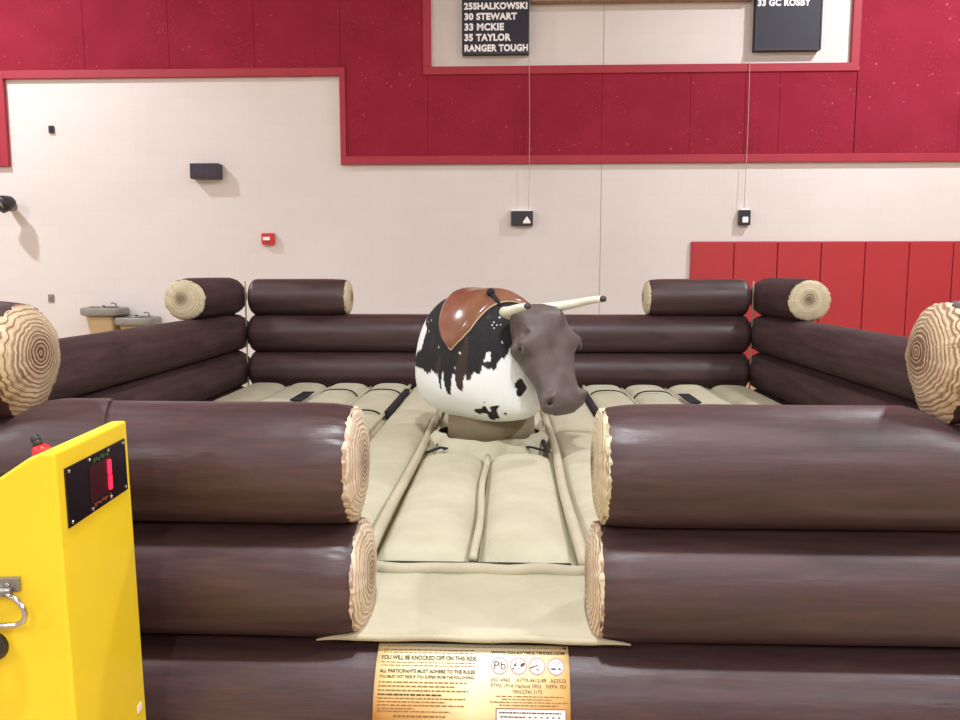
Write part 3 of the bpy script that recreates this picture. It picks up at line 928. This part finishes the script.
# ------------------------------------------------------------------ mechanical bull
def sp(v_, e_): return math.copysign(abs(v_) ** e_, v_)
HL = .585
def body(u, ph, off=0.0):
    x = HL * math.sin(u * PI / 2)
    a = abs(x) / HL
    ex = max(0, 1 - a ** 2.7) ** .5
    W = .37 * ex * (1 - .10 * max(0, x / HL))
    zc = .83 + .05 * max(0, x / HL)
    T = (.545 - .015 * (x / HL) - .075 * min(1, max(0, (x - .16) / .26)) ** 1.5) * ex ** (.8 if x < 0 else .62)
    B = .295 * ex ** .25
    c_, s_2 = math.cos(ph), math.sin(ph)
    W2, T2, B2 = W + off, T + off, B + off
    if s_2 >= 0: return Vector((x, W2 * sp(c_, .88), zc + T2 * sp(s_2, .95)))
    yb = W2 * (c_ if abs(c_) > .999 else sp(c_, .82))
    return Vector((x, yb, zc + B2 * sp(s_2, .88)))
BX, BY_, BTH = -.185, 5.13, math.radians(32)
bull = thing('mechanical_bull', 'mechanical bull with black and white cowhide body, brown head and leather saddle', 'mechanical bull', (BX, BY_, 0), BTH - PI / 2)
NU, NP = 200, 300
v1, f1 = grid(lambda u, vv: body(2 * u - 1, 2 * PI * vv), NU, NP, True)
me = fixn(mesh(v1, f1))
ca = me.color_attributes.new('hide', 'FLOAT_COLOR', 'POINT')
BLK, WHT = (*srgb(26, 25, 30), 1), (*srgb(246, 249, 246), 1)
BRN = (*srgb(58, 42, 40), 1)
def nz(x, y, z): return noise.noise(Vector((x, y, z)))
def pw(a, tab):
    if a <= tab[0][0]: return tab[0][1]
    for i in range(1, len(tab)):
        if a <= tab[i][0]:
            f_ = (a - tab[i-1][0]) / (tab[i][0] - tab[i-1][0]); return tab[i-1][1] + (tab[i][1] - tab[i-1][1]) * f_
    return tab[-1][1]
# lower edge of the black, ragged with drips: (distance along the body, height)
FR = [(-.6,.86),(-.18,.88),(-.05,.855),(0,.885),(.05,.865),(.078,.868),(.092,.79),(.112,.775),(.122,.86),(.138,.885),(.15,.80),(.168,.752),(.20,.748),(.218,.82),(.232,.885),(.252,.89),(.262,.82),(.285,.785),(.312,.79),
      (.322,.86),(.335,.89),(.345,.855),(.37,.85),(.382,.89),(.40,.915),(.41,.895),(.43,.90),(.44,.97),(.452,1.03),(.468,1.035),(.478,.97),(.485,.93),(.503,.935),(.51,.98),(.518,1.0),(.53,.985),(.54,1.05)]
SPOTS = [(.463, -.21, .952, .03, .06, .026), (.385, -.12, .69, .10, .14, .075), (.545, -.06, .83, .05, .04, .055), (.37, -.255, .905, .022, .03, .026), (.05, .22, .62, .1, .1, .08), (-.3, -.1, .6, .1, .1, .06)]
cols = []
for vtx in me.vertices:
    x, y, z = vtx.co
    arc = x * 1.0 + (0.0 if y < 0 else 3.0)
    zb = pw(x + .006 * nz(z * 22, arc * 9, 4), FR) + .010 * nz(x * 60, y * 60, z * 20)
    frontz = .53 + .025 * nz(z * 9, y * 6, 2) - max(0, z - 1.2) * .75 + .006 * nz(x * 50, y * 50, z * 50)
    rear = pw(z, [(.9, -.40), (.97, -.30), (1.0, -.195), (1.13, -.18), (1.18, -.3), (1.3, -.5)]) + .008 * nz(z * 40, y * 9, 1)
    blk = z > zb and x < frontz and x > rear
    for (cx, cy, cz, ax, ay, az) in SPOTS:
        q = ((x - cx) / ax) ** 2 + ((y - cy) / ay) ** 2 + ((z - cz) / az) ** 2
        if q < 1 + 1.2 * nz(x * 22, y * 22, z * 22): blk = True
    if blk and nz(x * 30, y * 30, z * 60 + 9) > .72: cols.append(WHT)
    elif blk: cols.append(BLK if nz(x * 12, y * 12, z * 5) < .38 else BRN)
    else: cols.append(WHT)
for i, c_ in enumerate(cols): ca.data[i].color = c_
obj('hide_body', me, M_hide, bull)

# saddle: a patch of the back, pointed on both flanks
SD = [(0, -.19, .335), (15, -.18, .335), (35, -.10, .33), (51, -.02, .315), (61, .06, .275), (68, .15, .225), (71, .195, .205)]
def sd(d):
    d = abs(d)
    for i in range(1, len(SD)):
        if d <= SD[i][0]:
            f_ = (d - SD[i-1][0]) / (SD[i][0] - SD[i-1][0])
            return SD[i-1][1] + (SD[i][1] - SD[i-1][1]) * f_, SD[i-1][2] + (SD[i][2] - SD[i-1][2]) * f_
    return SD[-1][1:]
def sdp(dg, fx, off=.022):
    lo, hi = sd(dg); x = lo + (hi - lo) * fx
    u = math.asin(max(-1, min(1, x / HL))) * 2 / PI
    edge = min(1, min(fx, 1 - fx) / .12, (71 - abs(dg)) / 8)
    o_ = .004 + off * max(0, edge) ** .5
    # raised cantle and swell
    o_ += .010 * math.exp(-((fx - .04) / .12) ** 2) * math.exp(-(dg / 40) ** 2) + .006 * math.exp(-((fx - .95) / .09) ** 2) * math.exp(-(dg / 28) ** 2)
    return body(u, PI / 2 + math.radians(dg), o_)
v1, f1 = grid(lambda a, b: sdp(-71 + 142 * a, b), 90, 36)
sad = obj('saddle', fixn(mesh(v1, f1)), M_saddle, bull)
sm = sad.modifiers.new('s', 'SOLIDIFY'); sm.thickness = .01; sm.offset = -1
loop = [sdp(-71 + 142 * i / 60, 0) for i in range(61)] + [sdp(71 - 142 * i / 60, 1) for i in range(61)]
loop.append(loop[0])
v1, f1 = tube(loop, .0055, 8); obj('piping', fixn(mesh(v1, f1)), M_piping, sad)
# handle at the swell
hb = body(math.asin(.315 / HL) * 2 / PI, PI / 2 + math.radians(10), .005)
hp = [hb + Vector((.02, 0, -.03)), hb + Vector((-.0, -.01, .01)), hb + Vector((-.025, -.02, .035)), hb + Vector((-.04, -.025, .055))]
v1, f1 = tube(hp, [.02, .017, .017, .016], 12); obj('grip_handle', fixn(mesh(v1, f1)), M_black, sad)
v1, f1 = lathe([(.002, -.028), (.018, -.022), (.028, 0), (.018, .022), (.002, .028)], 14)
obj('handle_knob', fixn(mesh([(p[0] + hp[-1].x, p[1] + hp[-1].y, p[2] + hp[-1].z) for p in v1], f1)), M_black, sad)
# rivets ahead of the saddle
for (dx, dg) in ((.415, 32), (.44, 33), (.418, 36), (.437, 38), (.455, 30)):
    p = body(math.asin(dx / HL) * 2 / PI, PI / 2 + math.radians(dg), .002)
    v1, f1 = lathe([(.002, -.005), (.006, 0), (.002, .005)], 8)
    obj('stud', fixn(mesh([(q[0] + p.x, q[1] + p.y, q[2] + p.z) for q in v1], f1)), M_white, bull)
# foot drum
v1, f1 = lathe([(.30, .336), (.29, .47), (.285, .60), (.24, .63)], 64)
drum = obj('foot_drum', fixn(mesh([(p[0], p[1], p[2]) for p in v1], f1)), M_drum, bull, (Matrix.Rotation(-(BTH - PI / 2), 3, 'Z') @ Vector((-.12 - BX, 5.13 - BY_, 0))))
# neck filling behind the head
# head: local frame origin at the poll, +X down the face to the muzzle, +Z out of the forehead, +Y lateral
HLen = .67
TS = [0, .06, .15, .28, .42, .52, .65, .78, .88, .95, 1.0]
HW = [.12, .175, .185, .182, .182, .172, .150, .143, .155, .148, .08]
HF = [.04, .09, .12, .12, .10, .085, .075, .07, .072, .058, .015]
HB = [.05, .10, .15, .18, .185, .17, .135, .11, .10, .085, .03]
def ip(t_, ys):
    for i in range(1, len(TS)):
        if t_ <= TS[i]:
            f_ = (t_ - TS[i-1]) / (TS[i] - TS[i-1])
            # catmull-rom
            p0 = ys[max(i-2, 0)]; p1 = ys[i-1]; p2 = ys[i]; p3 = ys[min(i+1, len(ys)-1)]
            return p1 + .5 * f_ * (p2 - p0 + f_ * (2*p0 - 5*p1 + 4*p2 - p3 + f_ * (3*(p1 - p2) + p3 - p0)))
    return ys[-1]
def headp(u, vv):
    t_ = .5 - .5 * math.cos(PI * u)
    q = 2 * PI * vv
    c_, s_2 = math.cos(q), math.sin(q)
    w_ = max(.012, ip(t_, HW)); fz = max(.01, ip(t_, HF)); bz = max(.01, ip(t_, HB))
    y = w_ * sp(c_, .85)
    z = (fz * sp(s_2, .8)) if s_2 > 0 else bz * sp(s_2, .8)
    if s_2 < 0: y *= 1 - .30 * (-s_2) ** 1.5          # jaw narrower
    x = t_ * HLen
    sgn = 1 if y > 0 else -1
    # brow and eye bumps
    g = math.exp(-((t_ - .385) / .085) ** 2) * math.exp(-((abs(q if q < PI else q - 2*PI) - (.35 if y > 0 else PI - .35)) / .55) ** 2)
    y += sgn * .062 * g; z += .026 * g
    # hollow under the eye socket
    g2 = math.exp(-((t_ - .47) / .05) ** 2) * math.exp(-((abs(q if q < PI else q - 2*PI) - (.1 if y > 0 else PI - .1)) / .35) ** 2)
    y -= sgn * .022 * g2
    # nose rims and nostrils
    qa = q if y > 0 else PI - q
    gn = math.exp(-((t_ - .875) / .042) ** 2 - ((qa - .62) / .34) ** 2)
    y += sgn * .024 * gn; z += .034 * gn
    gh = math.exp(-((t_ - .905) / .018) ** 2 - ((qa - .62) / .15) ** 2)
    y -= sgn * .030 * gh; z -= .040 * gh
    # mouth groove on the side
    gm = math.exp(-((t_ - .90) / .075) ** 2) * math.exp(-((qa + .42) / .10) ** 2)
    y -= sgn * .030 * gm
    # forehead dip and bone lines
    z -= .010 * math.exp(-((t_ - .45) / .12) ** 2) * math.exp(-(y / .045) ** 2)
    z += .006 * noise.noise(Vector((x * 12, y * 12, z * 12)))
    # droop of the muzzle
    z += -.03 * t_ ** 2
    return Vector((x, y, z))
v1, f1 = grid(headp, 110, 128, True)
hb_, hb2 = len(v1), None
f1.append(tuple(range(128))); f1.append(tuple(110 * 128 + k for k in range(128)))
me = fixn(mesh(v1, f1))
# placing the head in bull space
HT = math.radians(62)     # nose down
yawh = math.radians(8)
fx_ = Vector((math.cos(HT), 0, -math.sin(HT)))
fz_ = Vector((math.sin(HT), 0, math.cos(HT)))
rz_ = Matrix.Rotation(yawh, 3, 'Z')
fx_ = rz_ @ fx_; fz_ = rz_ @ fz_; fy_ = fz_.cross(fx_)
HM = Matrix((fx_, fy_, fz_)).transposed()
HPOS = Vector((.555, .03, 1.30))
ho = obj('head', me, M_head, bull, HPOS, HM.to_euler())
for s in (1, -1):
    # eye
    ep = headp(math.acos(1 - 2 * .405) / PI, (.10 if s > 0 else PI - .10) / (2 * PI)); ex_, ey_, ez_ = ep.x, ep.y - s * .008, ep.z
    v1, f1 = lathe([(.002, -.024), (.016, -.018), (.024, 0), (.016, .018), (.002, .024)], 16)
    obj('eye', fixn(mesh([(p[0] + ex_, p[1] * .7 + ey_, p[2] + ez_) for p in v1], f1)), M_eye, ho)
    pts = []
    for i in range(13):
        q = PI * i / 12
        pts.append((ex_ - .032 * math.cos(q), ey_ + s * .012 , ez_ + .024 * math.sin(q)))
    v1, f1 = tube(pts, .007, 8); obj('eyelid', fixn(mesh(v1, f1)), M_head, ho)
    np_ = headp(math.acos(1 - 2 * .905) / PI, (.62 if s > 0 else PI - .62) / (2 * PI))
    v1, f1 = lathe([(.002, -.01), (.013, -.006), (.016, 0), (.013, .006), (.002, .01)], 14)
    obj('nostril', fixn(mesh([(p[0] * .8 + np_.x, p[1] + np_.y, p[2] + np_.z) for p in v1], f1)), M_headdark, ho)
# horns in bull space
def horn(s):
    pts, rs = [], []
    ctl = [(0.55, .06, 1.255), (.56, .13, 1.262), (.585, .185, 1.275), (.66, .20, 1.285), (.74, .185, 1.305), (.82, .17, 1.32)] if s < 0 else \
          [(0.55, .06, 1.28), (.57, .13, 1.288), (.61, .185, 1.30), (.69, .25, 1.32), (.78, .29, 1.34), (.87, .325, 1.352)]
    N = 30
    for i in range(N + 1):
        k = i / N * (len(ctl) - 1); a = min(int(k), len(ctl) - 2); f_ = k - a
        p0, p1, p2, p3 = (Vector(ctl[max(a-1, 0)]), Vector(ctl[a]), Vector(ctl[a+1]), Vector(ctl[min(a+2, len(ctl)-1)]))
        p = p1 + .5 * f_ * (p2 - p0 + f_ * (2*p0 - 5*p1 + 4*p2 - p3 + f_ * (3*(p1 - p2) + p3 - p0)))
        p = p - Vector((0.0, 0, 0)); p.y *= s
        pts.append(p); rs.append(.039 - .020 * i / N)
    v1, f1 = tube(pts[:-2], rs[:-2], 16)
    h = obj('horn', fixn(mesh(v1, f1)), M_horn, bull)
    tp = pts[-3:] + [pts[-1] + (pts[-1] - pts[-2]) * .5]
    v1, f1 = tube(tp, [.0172, .019, .017, .006], 14)
    obj('horn_tip', fixn(mesh(v1, f1)), M_horntip, h)
horn(1); horn(-1)

# ------------------------------------------------------------------ yellow operator console
CX, CY0, CY1, CZ = -1.015, 1.672, 2.065, 1.10
con = thing('operator_console', 'yellow metal operator console with a digital readout, standing before the left log wall', 'console', (CX + .019, CY0, 0), math.radians(4.6))
con.rotation_euler.y = -math.radians(1.0)
prof = [(0, 0), (0, CZ), (-.035, CZ), (-.062, CZ - .012), (-.30, CZ - .165), (-.52, CZ - .30), (-.52, 0)]
D = CY1 - CY0
bm = bmesh.new()
A = [bm.verts.new((p[0], 0, p[1])) for p in prof]; B = [bm.verts.new((p[0], D, p[1])) for p in prof]
bm.faces.new(A); bm.faces.new(B[::-1])
for i in range(len(prof)):
    j_ = (i + 1) % len(prof); bm.faces.new((A[i], B[i], B[j_], A[j_]))
bmesh.ops.recalc_face_normals(bm, faces=bm.faces)
bmesh.ops.bevel(bm, geom=bm.edges[:], offset=.008, segments=3, affect='EDGES', profile=.6)
me = bpy.data.meshes.new('m'); bm.to_mesh(me); bm.free()
obj('housing', me, M_yellow, con)
# readout plate on the face looking at the arena gap (+X side)
def cpt(y, z, off=0.0): return (off, y, z)
PY0, PY1, PZ0, PZ1 = .034, .366, .915, 1.056
PH_ = PZ1 - PZ0
pl = obj('readout_plate', boxes([(0.0, .004, PY0, PY1, PZ0, PZ1)], .001, 1), simple('black_gloss_plate', srgb(24, 18, 26), .25, var=.1), con)
for (fy, fz2) in ((.045, .93), (.36, .94), (.68, .94), (.955, .93), (.045, .08), (.36, .07), (.68, .07), (.955, .08)):
    v1, f1 = lathe([(.001, .008), (.004, .007), (.0055, .004)], 10, 'X')
    obj('screw', fixn(mesh([(p[0], p[1] + PY0 + fy * (PY1 - PY0), p[2] + PZ0 + fz2 * (PZ1 - PZ0)) for p in v1], f1)), M_chrome, pl)
M_win = simple('readout_window', srgb(62, 20, 30), .2)
obj('readout_window', boxes([(.004, .006, .150, .270, PZ0 + .026, PZ1 - .026)], .0006, 1), M_win, pl)
seg_me = []
for (y0, y1, z0, z1) in ((.246, .262, PZ0 + .072, PZ1 - .032), (.246, .262, PZ0 + .032, PZ0 + .069)):
    obj('lit_segment', boxes([(.006, .009, y0, y1, z0, z1)], .0028, 2), M_led, pl)
M_dimg = simple('dim_green_print', srgb(62, 84, 40), .5); M_dimy = simple('dim_amber_print', srgb(130, 70, 38), .5)
def ptext(s, y0, y1, z0, z1, mat):
    me = fit(text_me(s, .02, bold=.0006), y0, y1, z0, z1)
    for vtx in me.vertices: vtx.co = (.0052, vtx.co.x, vtx.co.y)
    obj('lettering', me, mat, pl)
# the two dim legends are unreadable in the photograph: rows of small strokes
for (y0, y1, z0, z1, mt) in ((.175, .262, PZ1 - .021, PZ1 - .011, M_dimg), (.165, .265, PZ0 + .011, PZ0 + .021, M_dimy)):
    n = 7; st = (y1 - y0) / n
    lst = [(.004, .0052, y0 + q * st, y0 + q * st + st * .7, z0 + (z1 - z0) * .4 * (q % 2), z1 - (z1 - z0) * .3 * ((q + 1) % 3 == 0)) for q in range(n)]
    obj('legend_print', boxes(lst), mt, pl)['kind'] = 'stuff'
# little white sticker near the right lower edge
obj('sticker', boxes([(.0, .002, .335, .362, .285, .305)], .0006, 1), M_white, con)
# red control with a black stick on the sloping top
def slope(x): return CZ - .012 - (-.062 - x) * (.153 / .238)
kx_ = -.185; kz_ = slope(-.185)
v1, f1 = lathe([(.026, -.02), (.026, .008), (.023, .014), (.023, .026), (.017, .034), (.008, .038)], 28)
kn = obj('red_knob', fixn(mesh([(p[0] + kx_, p[1] + D - .09, p[2] + kz_ + .012) for p in v1], f1)), M_redp, con)
v1, f1 = tube([(kx_ - .008, D - .09, kz_ + .045), (kx_ - .012, D - .09, kz_ + .062)], [.012, .012], 12)
v2, f2 = lathe([(.002, -.013), (.011, -.008), (.013, 0), (.010, .009), (.002, .013)], 14)
v2 = [(p[0] + kx_ - .013, p[1] + D - .09, p[2] + kz_ + .063) for p in v2]
vj, fj = join([(v1, f1), (v2, f2)])
obj('stick', fixn(mesh(vj, fj)), M_blackp, kn)
# case handle on the near face
hd = obj('case_handle', boxes([(-.235, -.095, -.012, 0.0, .785, .820)], .006, 3), M_steel, con, (0, 0, 0))
v1, f1 = tube([(-.235, -.020, .79), (-.11, -.020, .79)], .011, 14); obj('hinge_barrel', fixn(mesh(v1, f1)), M_steel, hd)
pts = [(-.12, -.026, .788), (-.095, -.030, .778), (-.078, -.034, .758), (-.073, -.036, .742), (-.078, -.037, .728), (-.095, -.038, .720), (-.17, -.038, .718), (-.235, -.038, .718), (-.252, -.036, .715), (-.255, -.034, .74), (-.24, -.03, .77), (-.22, -.026, .785)]
v1, f1 = tube(pts, .0065, 12); obj('grip', fixn(mesh(v1, f1)), M_chrome, hd)
for (x, z) in ((-.12, .803), (-.22, .803)):
    v1, f1 = lathe([(.002, -.018), (.006, -.016), (.007, -.011)], 10, 'Y'); obj('rivet', fixn(mesh([(p[0] + x, p[1], p[2] + z) for p in v1], f1)), M_chrome, hd)
# black latch lower down
v1, f1 = lathe([(.002, -.03), (.03, -.028), (.034, -.01), (.036, 0)], 24, 'Y')
obj('cable_socket', fixn(mesh([(p[0] - .172, p[1], p[2] + .655) for p in v1], f1)), M_blackp, con)
